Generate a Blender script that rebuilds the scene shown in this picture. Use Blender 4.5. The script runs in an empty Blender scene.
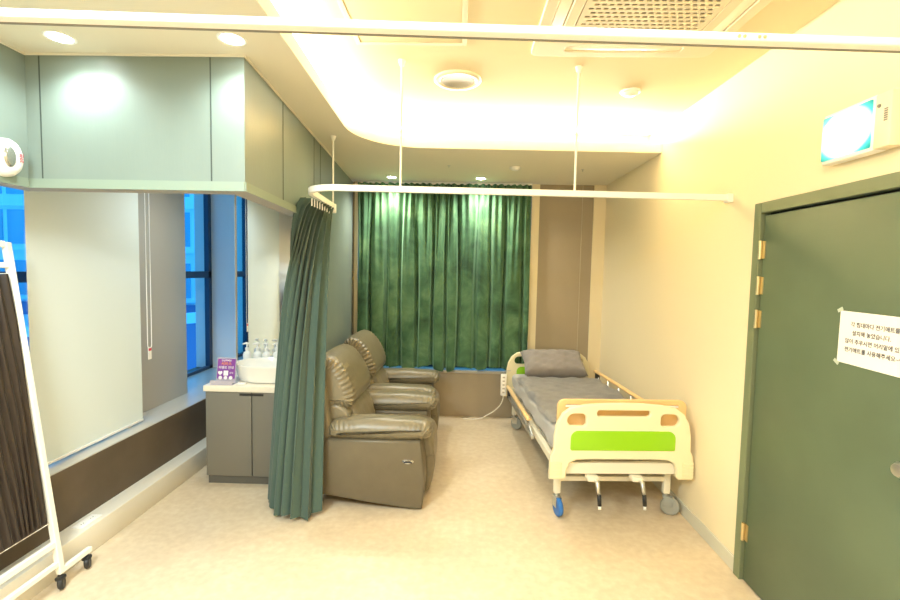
import bpy, bmesh, math, random
from mathutils import Vector, Matrix
random.seed(7)
C = bpy.context.scene.collection
PI = math.pi

# ---------------------------------------------------------------- materials
def mat(name, col, rough=0.5, metal=0.0, bump=0.0, bscale=60.0, var=0.0, vscale=4.0, spec=0.5,
        emis=None, estr=0.0, sheen=0.0, coat=0.0, trans=0.0, stretch=(1, 1, 1), detail=4.0):
    m = bpy.data.materials.new(name); m.use_nodes = True
    nt = m.node_tree; b = nt.nodes['Principled BSDF']
    b.inputs['Base Color'].default_value = (*col, 1)
    b.inputs['Roughness'].default_value = rough
    b.inputs['Metallic'].default_value = metal
    b.inputs['Specular IOR Level'].default_value = spec
    b.inputs['Sheen Weight'].default_value = sheen
    b.inputs['Coat Weight'].default_value = coat
    b.inputs['Transmission Weight'].default_value = trans
    tc = nt.nodes.new('ShaderNodeTexCoord')
    mp = nt.nodes.new('ShaderNodeMapping'); mp.inputs['Scale'].default_value = stretch
    nt.links.new(tc.outputs['Object'], mp.inputs['Vector'])
    if var:
        n = nt.nodes.new('ShaderNodeTexNoise'); n.inputs['Scale'].default_value = vscale
        n.inputs['Detail'].default_value = detail
        nt.links.new(mp.outputs[0], n.inputs['Vector'])
        r = nt.nodes.new('ShaderNodeValToRGB')
        r.color_ramp.elements[0].position = 0.3; r.color_ramp.elements[1].position = 0.7
        r.color_ramp.elements[0].color = (*[c * (1 - var) for c in col], 1)
        r.color_ramp.elements[1].color = (*[min(1, c * (1 + var)) for c in col], 1)
        nt.links.new(n.outputs['Fac'], r.inputs[0]); nt.links.new(r.outputs[0], b.inputs['Base Color'])
    if bump:
        n = nt.nodes.new('ShaderNodeTexNoise'); n.inputs['Scale'].default_value = bscale
        n.inputs['Detail'].default_value = 3
        nt.links.new(mp.outputs[0], n.inputs['Vector'])
        bp = nt.nodes.new('ShaderNodeBump'); bp.inputs['Strength'].default_value = bump
        bp.inputs['Distance'].default_value = 0.01
        nt.links.new(n.outputs['Fac'], bp.inputs['Height']); nt.links.new(bp.outputs[0], b.inputs['Normal'])
    if emis:
        b.inputs['Emission Color'].default_value = (*emis, 1)
        b.inputs['Emission Strength'].default_value = estr
    return m

M = {}
M['cream_wall'] = mat('cream wall paint', (.80, .70, .485), .75, bump=.04, bscale=220, spec=.2)
M['white_wall'] = mat('white wall paint', (.78, .77, .72), .8, spec=.2)
M['ceil'] = mat('ceiling paint', (.80, .69, .455), .85, spec=.15)
M['ceil_low'] = mat('lower ceiling paint', (.78, .74, .62), .85, spec=.15)
M['sage'] = mat('sage green laminate', (.20, .245, .215), .42, var=.05, vscale=3, bump=.04, bscale=90, stretch=(1, 1, .15), spec=.4)
M['seam'] = mat('panel seam', (.05, .07, .06), .7)
M['sage_lip'] = mat('pale trim lacquer', (.24, .30, .24), .5)
M['taupe'] = mat('taupe panel', (.36, .30, .21), .6, var=.03, vscale=2, spec=.3)
M['pale_seam'] = mat('pale seam', (.48, .42, .31), .6)
M['taupe_grey'] = mat('grey taupe panel', (.46, .43, .37), .6, spec=.3)
M['under'] = mat('grey underside', (.34, .33, .30), .7)
M['brown'] = mat('dark brown panel', (.115, .088, .06), .6, var=.15, vscale=3, spec=.3)
M['ledge'] = mat('pale ledge', (.74, .70, .60), .5)
M['sill'] = mat('window sill', (.55, .53, .48), .22)
M['door'] = mat('green painted door', (.108, .145, .085), .45, var=.12, vscale=2.2, spec=.35)
M['doorframe'] = mat('green door frame', (.17, .20, .11), .5)
M['gap'] = mat('dark gap', (.02, .02, .015), .8)
M['brass'] = mat('pale brass', (.75, .62, .35), .3, metal=.9)
M['base'] = mat('grey cream skirting', (.60, .58, .47), .5)
M['paper'] = mat('white paper', (.9, .86, .78), .8)
M['tape'] = mat('clear tape', (.55, .60, .48), .25)
M['ink'] = mat('dark ink', (.05, .045, .06), .7)
M['red'] = mat('red print', (.75, .06, .10), .5)
M['white_metal'] = mat('white powder coated metal', (.84, .82, .74), .35)
M['rail_white'] = mat('white aluminium track', (.86, .85, .80), .35)
M['groove'] = mat('track groove', (.22, .21, .18), .6)
M['plastic'] = mat('white plastic', (.88, .87, .82), .35)
M['bed_cream'] = mat('cream moulded plastic', (.85, .77, .52), .32, coat=.2)
M['lime'] = mat('lime green insert', (.30, .62, .01), .35, coat=.3)
M['tan'] = mat('tan moulded plastic', (.80, .54, .25), .38, coat=.15)
M['frame_cream'] = mat('cream bed frame', (.80, .76, .62), .4)
M['steel'] = mat('brushed steel', (.6, .6, .57), .3, metal=.9)
M['chrome'] = mat('chrome', (.8, .8, .8), .12, metal=1)
M['black'] = mat('black rubber', (.02, .02, .02), .5)
M['blue'] = mat('blue wheel plastic', (.03, .16, .50), .4)
M['grey_wheel'] = mat('grey wheel', (.30, .31, .28), .45)
M['sheet'] = mat('grey bed sheet', (.43, .42, .41), .9, var=.06, vscale=9, bump=.15, bscale=25, sheen=.2)
M['pillow'] = mat('grey pillowcase', (.25, .225, .21), .9, var=.08, vscale=12, bump=.2, bscale=18, sheen=.2)
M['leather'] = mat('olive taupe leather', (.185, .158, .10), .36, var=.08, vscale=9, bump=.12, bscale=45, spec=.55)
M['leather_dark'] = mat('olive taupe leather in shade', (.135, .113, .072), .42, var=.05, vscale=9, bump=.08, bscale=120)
M['vanity'] = mat('grey vanity laminate', (.175, .165, .135), .5, bump=.03, bscale=120, stretch=(1, 1, .1))
M['vanity_dark'] = mat('dark toe kick', (.10, .095, .08), .6)
M['counter'] = mat('cream stone worktop', (.80, .74, .62), .3, var=.03, vscale=30)
M['ceramic'] = mat('white ceramic', (.86, .84, .78), .12, coat=.5)
M['blind'] = mat('pale roller blind fabric', (.70, .78, .77), .85, bump=.05, bscale=400)
M['frame_dark'] = mat('dark blue grey window frame', (.035, .06, .10), .45)
M['purple'] = mat('purple print', (.22, .05, .32), .5)
M['orange'] = mat('orange print', (.85, .30, .08), .5)
M['pale_print'] = mat('pale print', (.85, .80, .85), .5)
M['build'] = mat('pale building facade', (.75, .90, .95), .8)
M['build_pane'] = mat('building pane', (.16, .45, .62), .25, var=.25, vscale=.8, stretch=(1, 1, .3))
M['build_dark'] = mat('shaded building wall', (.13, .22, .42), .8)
M['mirror'] = mat('mirror silver', (.93, .94, .93), .02, metal=1)
M['lamp'] = mat('lamp diffuser', (1, 1, 1), .5, emis=(.92, 1, .97), estr=30)
M['amber_dot'] = mat('brass screw', (.70, .52, .28), .4, metal=.5)
M['screen_fabric'] = mat('brown pleated screen fabric', (.018, .010, .007), .33, sheen=.08, var=.2, vscale=4, stretch=(1, 3, .2))
M['grille'] = mat('air conditioner cream plastic', (.80, .70, .50), .45)
M['grille_dark'] = mat('grille recess', (.12, .085, .045), .8)
M['ac_white'] = mat('pale louver', (.90, .84, .66), .4)
M['cable'] = mat('white cable', (.80, .76, .66), .45)
M['dark_lens'] = mat('silver lamp reflector', (.45, .45, .40), .2, metal=.8)

def floor_mat():
    m = mat('mottled beige vinyl floor', (.6, .48, .32), .34, spec=.4)
    nt = m.node_tree; b = nt.nodes['Principled BSDF']
    tc = nt.nodes.new('ShaderNodeTexCoord')
    n1 = nt.nodes.new('ShaderNodeTexNoise'); n1.inputs['Scale'].default_value = 2.2; n1.inputs['Detail'].default_value = 9; n1.inputs['Roughness'].default_value = .7
    n2 = nt.nodes.new('ShaderNodeTexNoise'); n2.inputs['Scale'].default_value = 22; n2.inputs['Detail'].default_value = 6
    mx = nt.nodes.new('ShaderNodeMath'); mx.operation = 'ADD'
    ml = nt.nodes.new('ShaderNodeMath'); ml.operation = 'MULTIPLY'; ml.inputs[1].default_value = .5
    nt.links.new(tc.outputs['Object'], n1.inputs['Vector']); nt.links.new(tc.outputs['Object'], n2.inputs['Vector'])
    nt.links.new(n1.outputs['Fac'], mx.inputs[0]); nt.links.new(n2.outputs['Fac'], mx.inputs[1]); nt.links.new(mx.outputs[0], ml.inputs[0])
    r = nt.nodes.new('ShaderNodeValToRGB'); e = r.color_ramp.elements
    e[0].position = .38; e[0].color = (.58, .47, .33, 1); e[1].position = .62; e[1].color = (.68, .58, .43, 1)
    k = e.new(.5); k.color = (.63, .52, .37, 1)
    nt.links.new(ml.outputs[0], r.inputs[0]); nt.links.new(r.outputs[0], b.inputs['Base Color'])
    return m
M['floor'] = floor_mat()

def velvet_mat():
    m = mat('crushed green velvet', (.03, .14, .06), .75, sheen=.5)
    nt = m.node_tree; b = nt.nodes['Principled BSDF']
    b.inputs['Sheen Tint'].default_value = (.45, .75, .5, 1)
    tc = nt.nodes.new('ShaderNodeTexCoord')
    n = nt.nodes.new('ShaderNodeTexNoise'); n.inputs['Scale'].default_value = 2.6; n.inputs['Detail'].default_value = 10
    n.inputs['Roughness'].default_value = .6; n.inputs['Distortion'].default_value = .5
    nt.links.new(tc.outputs['Object'], n.inputs['Vector'])
    r = nt.nodes.new('ShaderNodeValToRGB'); e = r.color_ramp.elements
    e[0].position = .36; e[0].color = (.013, .052, .021, 1); e[1].position = .66; e[1].color = (.115, .225, .105, 1)
    k = e.new(.5); k.color = (.045, .125, .055, 1)
    nt.links.new(n.outputs['Fac'], r.inputs[0]); nt.links.new(r.outputs[0], b.inputs['Base Color'])
    return m
M['velvet'] = velvet_mat()
M['curtain'] = mat('sage green privacy curtain weave', (.062, .105, .083), .85, bump=.1, bscale=300, sheen=.15)

def glass_mat():
    m = bpy.data.materials.new('tinted window glass'); m.use_nodes = True
    nt = m.node_tree; nt.nodes.remove(nt.nodes['Principled BSDF']); out = nt.nodes['Material Output']
    t = nt.nodes.new('ShaderNodeBsdfTransparent'); t.inputs[0].default_value = (.80, .92, .98, 1)
    g = nt.nodes.new('ShaderNodeBsdfGlossy'); g.inputs['Roughness'].default_value = .02
    mx = nt.nodes.new('ShaderNodeMixShader'); mx.inputs[0].default_value = .05
    nt.links.new(t.outputs[0], mx.inputs[1]); nt.links.new(g.outputs[0], mx.inputs[2]); nt.links.new(mx.outputs[0], out.inputs[0])
    return m
M['glass'] = glass_mat()

def sign_mat():
    m = mat('glowing exit panel', (.02, .10, .08), .4)
    nt = m.node_tree; b = nt.nodes['Principled BSDF']
    tc = nt.nodes.new('ShaderNodeTexCoord')
    mp = nt.nodes.new('ShaderNodeMapping')
    # local object coords: y, z within the panel; bright tube glow in the middle
    mp.inputs['Scale'].default_value = (0, 6.3, 8.3)
    g = nt.nodes.new('ShaderNodeTexGradient'); g.gradient_type = 'SPHERICAL'
    nt.links.new(tc.outputs['Object'], mp.inputs[0]); nt.links.new(mp.outputs[0], g.inputs[0])
    r = nt.nodes.new('ShaderNodeValToRGB'); e = r.color_ramp.elements
    e[0].position = 0; e[0].color = (0, .24, .20, 1); e[1].position = .32; e[1].color = (1, 1, 1, 1)
    k = e.new(.16); k.color = (.06, .55, .46, 1)
    nt.links.new(g.outputs['Fac'], r.inputs[0]); nt.links.new(r.outputs[0], b.inputs['Emission Color'])
    b.inputs['Emission Strength'].default_value = 1.3
    return m
M['sign'] = sign_mat()

# ---------------------------------------------------------------- mesh helpers
def link(name, me, m, parent=None):
    o = bpy.data.objects.new(name, me); C.objects.link(o)
    if m is not None:
        me.materials.clear(); me.materials.append(m)
    if parent is not None: o.parent = parent
    return o
def from_bm(name, bm, m, parent=None, smooth=False, angle=None):
    bmesh.ops.recalc_face_normals(bm, faces=bm.faces)
    me = bpy.data.meshes.new(name); bm.to_mesh(me); bm.free()
    if smooth:
        me.polygons.foreach_set('use_smooth', [True] * len(me.polygons))
        if angle:
            try: me.set_sharp_from_angle(angle=angle)
            except Exception: pass
    return link(name, me, m, parent)
def add_box(bm, x0, x1, y0, y1, z0, z1, bev=0.0, seg=2):
    t = bmesh.new(); bmesh.ops.create_cube(t, size=1)
    for v in t.verts:
        v.co = Vector(((x0 + x1) / 2 + v.co.x * (x1 - x0), (y0 + y1) / 2 + v.co.y * (y1 - y0), (z0 + z1) / 2 + v.co.z * (z1 - z0)))
    if bev: bmesh.ops.bevel(t, geom=list(t.edges), offset=bev, segments=seg, affect='EDGES', profile=.5)
    merge(bm, t)
def merge(bm, t, mtx=None):
    if mtx is not None: bmesh.ops.transform(t, matrix=mtx, verts=t.verts)
    me = bpy.data.meshes.new('tmp'); t.to_mesh(me); t.free(); bm.from_mesh(me); bpy.data.meshes.remove(me)
def box(name, x0, x1, y0, y1, z0, z1, m, parent=None, bev=0.0, seg=2):
    bm = bmesh.new(); add_box(bm, x0, x1, y0, y1, z0, z1, bev, seg)
    return from_bm(name, bm, m, parent, smooth=bev > 0, angle=math.radians(40))
def add_tube(bm, pts, r, n=10, closed=False, cap=True):
    pts = [Vector(p) for p in pts]; rings = []; up = None
    for i, p in enumerate(pts):
        if closed: d = pts[(i + 1) % len(pts)] - pts[i - 1]
        else: d = pts[min(i + 1, len(pts) - 1)] - pts[max(i - 1, 0)]
        d.normalize()
        if up is None:
            up = Vector((0, 0, 1)) if abs(d.z) < .9 else Vector((1, 0, 0))
        s = d.cross(up)
        if s.length < 1e-4: s = d.cross(Vector((0, 1, 0)))
        s.normalize(); up = s.cross(d).normalized()
        rr = r[i] if isinstance(r, (list, tuple)) else r
        rings.append([bm.verts.new(p + (s * math.cos(a) + up * math.sin(a)) * rr) for a in [2 * PI * k / n for k in range(n)]])
    L = len(rings)
    for i in range(L if closed else L - 1):
        a, b = rings[i], rings[(i + 1) % L]
        for k in range(n): bm.faces.new((a[k], a[(k + 1) % n], b[(k + 1) % n], b[k]))
    if cap and not closed:
        bm.faces.new(rings[0][::-1]); bm.faces.new(rings[-1])
def tube(name, pts, r, m, parent=None, n=10, closed=False):
    bm = bmesh.new(); add_tube(bm, pts, r, n, closed)
    return from_bm(name, bm, m, parent, smooth=True, angle=math.radians(50))
def add_lathe(bm, prof, n=32, mtx=None, sx=1.0, sy=1.0):
    t = bmesh.new(); rings = []
    for r, z in prof:
        if r < 1e-5: rings.append([t.verts.new((0, 0, z))])
        else: rings.append([t.verts.new((r * sx * math.cos(2 * PI * k / n), r * sy * math.sin(2 * PI * k / n), z)) for k in range(n)])
    for a, b in zip(rings, rings[1:]):
        for k in range(n):
            q = (k + 1) % n
            if len(a) == 1 and len(b) == 1: continue
            if len(a) == 1: t.faces.new((a[0], b[q], b[k]))
            elif len(b) == 1: t.faces.new((a[k], a[q], b[0]))
            else: t.faces.new((a[k], a[q], b[q], b[k]))
    merge(bm, t, mtx)
def lathe(name, prof, m, parent=None, loc=(0, 0, 0), rot=None, n=32, sx=1., sy=1.):
    bm = bmesh.new(); mt = Matrix.Translation(loc)
    if rot is not None: mt = mt @ rot
    add_lathe(bm, prof, n, mt, sx, sy)
    return from_bm(name, bm, m, parent, smooth=True, angle=math.radians(45))
RX = lambda a: Matrix.Rotation(a, 4, 'X'); RY = lambda a: Matrix.Rotation(a, 4, 'Y'); RZ = lambda a: Matrix.Rotation(a, 4, 'Z')

def plate(name, loops, thick, m, parent=None, bev=.004, mtx=None, res=10):
    """flat plate from 2-D loops (first is the outline, the others are holes), bevelled."""
    cu = bpy.data.curves.new('tmp', 'CURVE'); cu.dimensions = '2D'; cu.fill_mode = 'BOTH'
    cu.extrude = max(thick / 2 - bev, 1e-4); cu.bevel_depth = bev; cu.bevel_resolution = 2; cu.offset = -bev
    for lp in loops:
        s = cu.splines.new('POLY'); s.points.add(len(lp) - 1); s.use_cyclic_u = True
        for i, (x, y) in enumerate(lp): s.points[i].co = (x, y, 0, 1)
    o = bpy.data.objects.new('tmp', cu); C.objects.link(o)
    dg = bpy.context.evaluated_depsgraph_get(); dg.update()
    me = bpy.data.meshes.new_from_object(o.evaluated_get(dg)); bpy.data.objects.remove(o); bpy.data.curves.remove(cu)
    if mtx is not None: me.transform(mtx)
    me.polygons.foreach_set('use_smooth', [True] * len(me.polygons))
    try: me.set_sharp_from_angle(angle=math.radians(35))
    except Exception: pass
    me.name = name
    return link(name, me, m, parent)
def rrect(x0, x1, y0, y1, r, n=6):
    rs = r if isinstance(r, (list, tuple)) else [r] * 4   # bl, br, tr, tl
    out = []
    for (cx, cy, a0, rr) in ((x0, y0, PI, rs[0]), (x1, y0, 1.5 * PI, rs[1]), (x1, y1, 0, rs[2]), (x0, y1, .5 * PI, rs[3])):
        ccx = cx + rr * (1 if cx == x0 else -1); ccy = cy + rr * (1 if cy == y0 else -1)
        if rr < 1e-5: out.append((cx, cy)); continue
        for k in range(n + 1):
            a = a0 + .5 * PI * k / n; out.append((ccx + rr * math.cos(a), ccy + rr * math.sin(a)))
    return out
XZ = Matrix(((1, 0, 0, 0), (0, 0, 1, 0), (0, 1, 0, 0), (0, 0, 0, 1)))     # plate x,y -> world x,z

def catmull(P, n=6):
    out = []; L = len(P)
    for i in range(L):
        p0, p1, p2, p3 = [Vector(P[(i + k - 1) % L]) for k in range(4)]
        for k in range(n):
            t = k / n
            out.append(.5 * ((2 * p1) + (-p0 + p2) * t + (2 * p0 - 5 * p1 + 4 * p2 - p3) * t * t + (-p0 + 3 * p1 - 3 * p2 + p3) * t ** 3))
    return out
def loaf(name, outline, y0, y1, r, m, parent=None, n=6, seg=5, mid=10, gather=0.0, gfreq=60, smoothed=True, wr=0.0, seed=0):
    """a stuffed upholstery form: side outline in x,z, lofted along y with rounded ends and gathered ends."""
    O = catmull([(a, b) for a, b in outline], n) if smoothed else [Vector(p) for p in outline]
    L = len(O); area = sum(O[i].x * O[(i + 1) % L].y - O[(i + 1) % L].x * O[i].y for i in range(L))
    if area < 0: O = O[::-1]
    nor = []
    for i in range(L):
        d = O[(i + 1) % L] - O[i - 1]; nor.append(Vector((d.y, -d.x)).normalized())
    arc = [0]
    for i in range(1, L): arc.append(arc[-1] + (O[i] - O[i - 1]).length)
    ys = []
    for k in range(seg + 1):
        a = .5 * PI * k / seg; ys.append((y0 + r * (1 - math.sin(a)) if False else y0 + r * (1 - math.cos(a)), r * (1 - math.sin(a))))
    mids = [(y0 + r + (y1 - y0 - 2 * r) * k / mid, 0) for k in range(1, mid)]
    ends = [(y1 - (y - y0), ins) for y, ins in ys][::-1]
    rows = ys + mids + ends
    rnd = random.Random(seed); ph = rnd.random() * 6
    bm = bmesh.new(); rings = []
    for (y, ins) in rows:
        e = min(y - y0, y1 - y); g = math.exp(-max(0, e - .01) / .03) if gather else 0
        ring = []
        for i in range(L):
            off = -ins - gather * g * (.5 + .5 * math.sin(arc[i] * gfreq)) * (1 if ins < r * .9 else .4)
            off += wr * (math.sin(arc[i] * 17 + y * 23 + ph) * math.sin(y * 31 + arc[i] * 9 + ph))
            p = O[i] + nor[i] * off
            ring.append(bm.verts.new((p.x, y, p.y)))
        rings.append(ring)
    for a, b in zip(rings, rings[1:]):
        for i in range(L): bm.faces.new((a[i], a[(i + 1) % L], b[(i + 1) % L], b[i]))
    bm.faces.new(rings[0]); bm.faces.new(rings[-1][::-1])
    return from_bm(name, bm, m, parent, smooth=True, angle=math.radians(60))

def text_mesh(name, s, size, m, mtx, parent=None, align='CENTER', spacing=1.0):
    cu = bpy.data.curves.new('tmp', 'FONT'); cu.body = s; cu.size = size; cu.align_x = align; cu.align_y = 'CENTER'
    cu.space_character = spacing; cu.offset = size * .012; cu.extrude = .0002; cu.resolution_u = 2
    o = bpy.data.objects.new('tmp', cu); C.objects.link(o)
    dg = bpy.context.evaluated_depsgraph_get(); dg.update()
    me = bpy.data.meshes.new_from_object(o.evaluated_get(dg)); bpy.data.objects.remove(o); bpy.data.curves.remove(cu)
    me.transform(mtx); me.name = name
    return link(name, me, m, parent)

def tag(o, label, cat, group=None):
    o['label'] = label; o['category'] = cat
    if group: o['group'] = group
    return o
def thing(name, label, cat, loc=(0, 0, 0), group=None):
    o = bpy.data.objects.new(name, None); C.objects.link(o); o.location = loc; o.empty_display_size = .1
    return tag(o, label, cat, group)
def struct(o, label=None):
    o['kind'] = 'structure'
    if label: o['label'] = label
    return o
def dup(root, loc, label, group=None, rz=None):
    r = root.copy(); C.objects.link(r); r.location = loc; r['label'] = label
    if group: r['group'] = group
    if rz is not None: r.rotation_euler.z = rz
    for ch in list(root.children):
        c = ch.copy(); C.objects.link(c); c.parent = r
        for g in list(ch.children):
            d = g.copy(); C.objects.link(d); d.parent = c
    return r
def place(o, loc, rot=(0, 0, 0)):
    o.location = loc; o.rotation_euler = rot; return o

# ---------------------------------------------------------------- the setting
XR, YB, ZL, ZH = 1.57, 5.2, 2.615, 2.82
YF = -2.3; XW = -2.80
GA, GB = .87, .066                         # green wall: x = -(GA + GB*y)
gx = lambda y: -(GA + GB * y)
def prism(name, poly, z0, z1, m, parent=None):
    bm = bmesh.new(); a = [bm.verts.new((x, y, z0)) for x, y in poly]; b = [bm.verts.new((x, y, z1)) for x, y in poly]
    bm.faces.new(a); bm.faces.new(b)
    for i in range(len(poly)):
        j = (i + 1) % len(poly); bm.faces.new((a[i], a[j], b[j], b[i]))
    return from_bm(name, bm, m, parent)

struct(box('floor', -3.0, XR + .2, YF - .2, YB + .2, -.1, 0, M['floor']))
# ceilings: the high tray and the lower ring with its rounded opening
struct(box('ceiling', -3.0, XR + .2, YF - .2, YB + .2, ZH, ZH + .1, M['ceil']))
cx = lambda y: -(.70 + .035 * y)
ring_o = [(-3.0, YF - .2), (XR + .2, YF - .2), (XR + .2, YB + .2), (-3.0, YB + .2)]
open_ = [(XR + .3, YF + .5), (cx(YF + .5), YF + .5), (cx(3.2), 3.2)]
rr = .52
for k in range(1, 13):
    a = .5 * PI * k / 12
    open_.append((cx(3.2) + rr * (1 - math.cos(a)), 3.22 + rr * math.sin(a)))
open_ += [(XR + .3, 3.80)]
# polygon of the lowered part (C shape open at the right wall)
low_poly = [(-3.0, YF - .2), (XR + .2, YF - .2)] + [(XR + .2, YF + .5)] + open_[1:-1] + [(XR + .2, 3.79), (XR + .2, YB + .2), (-3.0, YB + .2)]
struct(plate('ceiling', [low_poly], .075, M['ceil_low'], None, bev=.0005, mtx=Matrix.Translation((0, 0, ZL + .0375))))
# inner cheek that closes the cove recess behind the lip
chk = [(cx(YF + .5) - .28, YF + .3), (cx(3.2) - .28, 3.3)]
for k in range(1, 9):
    a_ = .5 * PI * k / 8; chk.append((cx(3.2) - .28 + .75 * (1 - math.cos(a_)), 3.3 + .75 * math.sin(a_)))
chk.append((XR + .1, 4.06))
bm = bmesh.new()
for (x0, y0), (x1, y1) in zip(chk, chk[1:]):
    v = [bm.verts.new(p) for p in ((x0, y0, ZL + .07), (x1, y1, ZL + .07), (x1, y1, ZH + .01), (x0, y0, ZH + .01))]; bm.faces.new(v)
struct(from_bm('trim_1', bm, M['ceil']))

# right wall with the door opening
DY0, DY1, DZ = 1.50, 2.53, 2.035
bm = bmesh.new()
add_box(bm, XR, XR + .15, DY1, YB + .2, 0, ZH)
add_box(bm, XR, XR + .15, YF - .2, DY0, 0, ZH)
add_box(bm, XR, XR + .15, DY0, DY1, DZ, ZH)
struct(from_bm('wall_right', bm, M['cream_wall']))
bm = bmesh.new(); add_box(bm, XR - .012, XR, DY1, YB, 0, .085, .003)
struct(from_bm('baseboard_right', bm, M['base']))
# back wall with the window opening
WX0, WX1, WZ0 = -1.16, .76, .535
bm = bmesh.new()
add_box(bm, -3.0, WX0, YB, YB + .2, 0, ZH); add_box(bm, WX1, XR + .1, YB, YB + .2, 0, ZH)
add_box(bm, WX0, WX1, YB, YB + .2, 0, WZ0 - .03); add_box(bm, WX0, WX1, YB, YB + .2, 2.60, ZH)
struct(from_bm('wall_back', bm, M['taupe']))
struct(box('trim_2', -1.185, WX1 + .02, YB - .02, YB + .2, WZ0 - .035, WZ0, M['taupe_grey'], bev=.003))
struct(box('trim_3', -1.195, -1.155, YB - .015, YB + .02, WZ0, ZL, M['cream_wall']))
struct(box('trim_4', WX1 + .002, WX1 + .088, YB - .015, YB + .02, WZ0, ZL, M['cream_wall']))
struct(box('trim_5', 1.44, XR, YB - .02, YB + .02, 0, ZL, M['cream_wall']))
bm = bmesh.new()
add_box(bm, 1.315, 1.322, YB - .004, YB + .01, 0.0, ZL); add_box(bm, .0, 1.44, YB - .004, YB + .01, .50, .503)
struct(from_bm('trim_6', bm, M['pale_seam']))
# window behind the velvet curtain
def window(name, parts, glassbox, m_frame=None):
    r = bpy.data.objects.new(name, None); C.objects.link(r); r['kind'] = 'structure'
    bm = bmesh.new()
    for p in parts: add_box(bm, *p)
    from_bm('window_frame', bm, M['frame_dark'], r)
    bm = bmesh.new()
    x0, x1, y0, y1, z0, z1 = glassbox
    if x0 == x1: v = [(x0, y0, z0), (x0, y1, z0), (x0, y1, z1), (x0, y0, z1)]
    else: v = [(x0, y0, z0), (x1, y0, z0), (x1, y0, z1), (x0, y0, z1)]
    bm.faces.new([bm.verts.new(p) for p in v]); from_bm('window_pane', bm, M['glass'], r)
    return r
window('window_3', [(WX0, WX1, YB + .14, YB + .19, WZ0 - .03, WZ0 + .03), (WX0, WX1, YB + .14, YB + .19, 2.56, 2.6), (WX0, WX0 + .04, YB + .14, YB + .19, WZ0, 2.6),
       (WX1 - .04, WX1, YB + .14, YB + .19, WZ0, 2.6), (-.22, -.18, YB + .14, YB + .19, WZ0, 2.6)], (WX0, WX1, YB + .165, YB + .165, WZ0, 2.6))
# wall behind the camera
struct(box('wall_front', -3.0, XR + .2, YF - .15, YF, 0, ZH, M['cream_wall']))
# green side wall + bulkhead
yS = 3.64
struct(prism('wall_left', [(gx(yS), yS), (gx(YB), YB), (gx(YB) - .12, YB), (gx(yS) - .12, yS)], 0, 2.0, M['sage']))
hd = .10
HX0, HY = -2.04, 2.17
head = [(HX0, HY), (gx(HY), HY), (gx(YB), YB), (gx(YB) - hd, YB), (gx(HY) - hd, HY + hd), (HX0 - hd, HY + hd), (HX0 - hd, YF), (HX0, YF)]
hb = prism('wall_left_upper', head, 2.0, ZL, M['sage'])
hb.data.materials.append(M['under'])
for p in hb.data.polygons:
    if p.normal.z < -.9: p.material_index = 1
struct(hb)
# seams and the thin trim lines on the bulkhead
bm = bmesh.new()
for x in (-1.972, -1.17): add_box(bm, x - .0025, x + .0025, HY - .002, HY + .01, 2.045, ZL - .01)
for y in (2.73, 3.45):
    add_box(bm, gx(y) - .01, gx(y) + .002, y - .0025, y + .0025, 2.045, ZL - .01)
for y in (3.645,):
    add_box(bm, gx(y) - .01, gx(y) + .002, y - .0025, y + .0025, 2.0, ZL - .01)
struct(from_bm('trim_7', bm, M['seam']))
def ribbon(name, pts, z0, z1, off, m):
    bm = bmesh.new()
    for (x0, y0), (x1, y1) in zip(pts, pts[1:]):
        d = Vector((x1 - x0, y1 - y0)).normalized(); nx, ny = d.y * off, -d.x * off
        q = [(x0, y0), (x1, y1), (x1 + nx, y1 + ny), (x0 + nx, y0 + ny)]
        a = [bm.verts.new((x, y, z0)) for x, y in q]; b = [bm.verts.new((x, y, z1)) for x, y in q]
        bm.faces.new(a); bm.faces.new(b)
        for i in range(4): bm.faces.new((a[i], a[(i + 1) % 4], b[(i + 1) % 4], b[i]))
    return from_bm(name, bm, m)
path = [(HX0, YF), (HX0, HY), (gx(HY), HY), (gx(yS), yS)]
struct(ribbon('trim_8', path, 2.0, 2.043, .006, M['sage_lip']))
struct(ribbon('trim_9', [(HX0, YF), (HX0, HY), (gx(HY), HY), (gx(YB), YB)], ZL - .009, ZL, .006, M['ledge']))
# partition that carries the mirror
MY = 4.14
struct(prism('wall_left_partition', [(-2.03, MY), (gx(MY) - .11, MY), (gx(YB) - .11, YB), (-2.03, YB)], 0, ZL, M['white_wall']))
# window wall on the far left: kick ledge, brown apron, sill, pier, glazing
struct(box('trim_10', -2.22, -2.075, YF, YB, 0, .155, M['ledge'], bev=.004))
struct(box('wall_window', -3.0, -2.20, YF, YB, .12, .494, M['brown']))
struct(box('trim_11', -2.86, -2.202, YF, YB, .494, .50, M['sill']))
struct(box('wall_window_pier', -3.0, -2.45, 3.36, 4.09, .50, ZL, M['taupe_grey']))
struct(box('wall_window_return', -3.0, -2.45, YF, 2.2, .50, ZL, M['white_wall']))
struct(box('wall_back_return', -2.99, -2.03, YB - .03, YB, .50, ZL, M['white_wall']))
for nm, y0, y1 in (('window_1', 2.2, 3.36), ('window_2', 4.09, 5.17)):
    X0, X1 = -2.85, -2.80
    pr = [(X0, X1, y0, y1, 1.52, 1.59), (X0, X1, y0, y0 + .05, .50, ZL), (X0, X1, y1 - .06, y1, .50, ZL), (X0, X1, y0, y1, .49, .53), (X0, X1, y0, y1, ZL - .05, ZL)]
    window(nm, pr, (-2.825, -2.825, y0, y1, .50, ZL))

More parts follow.
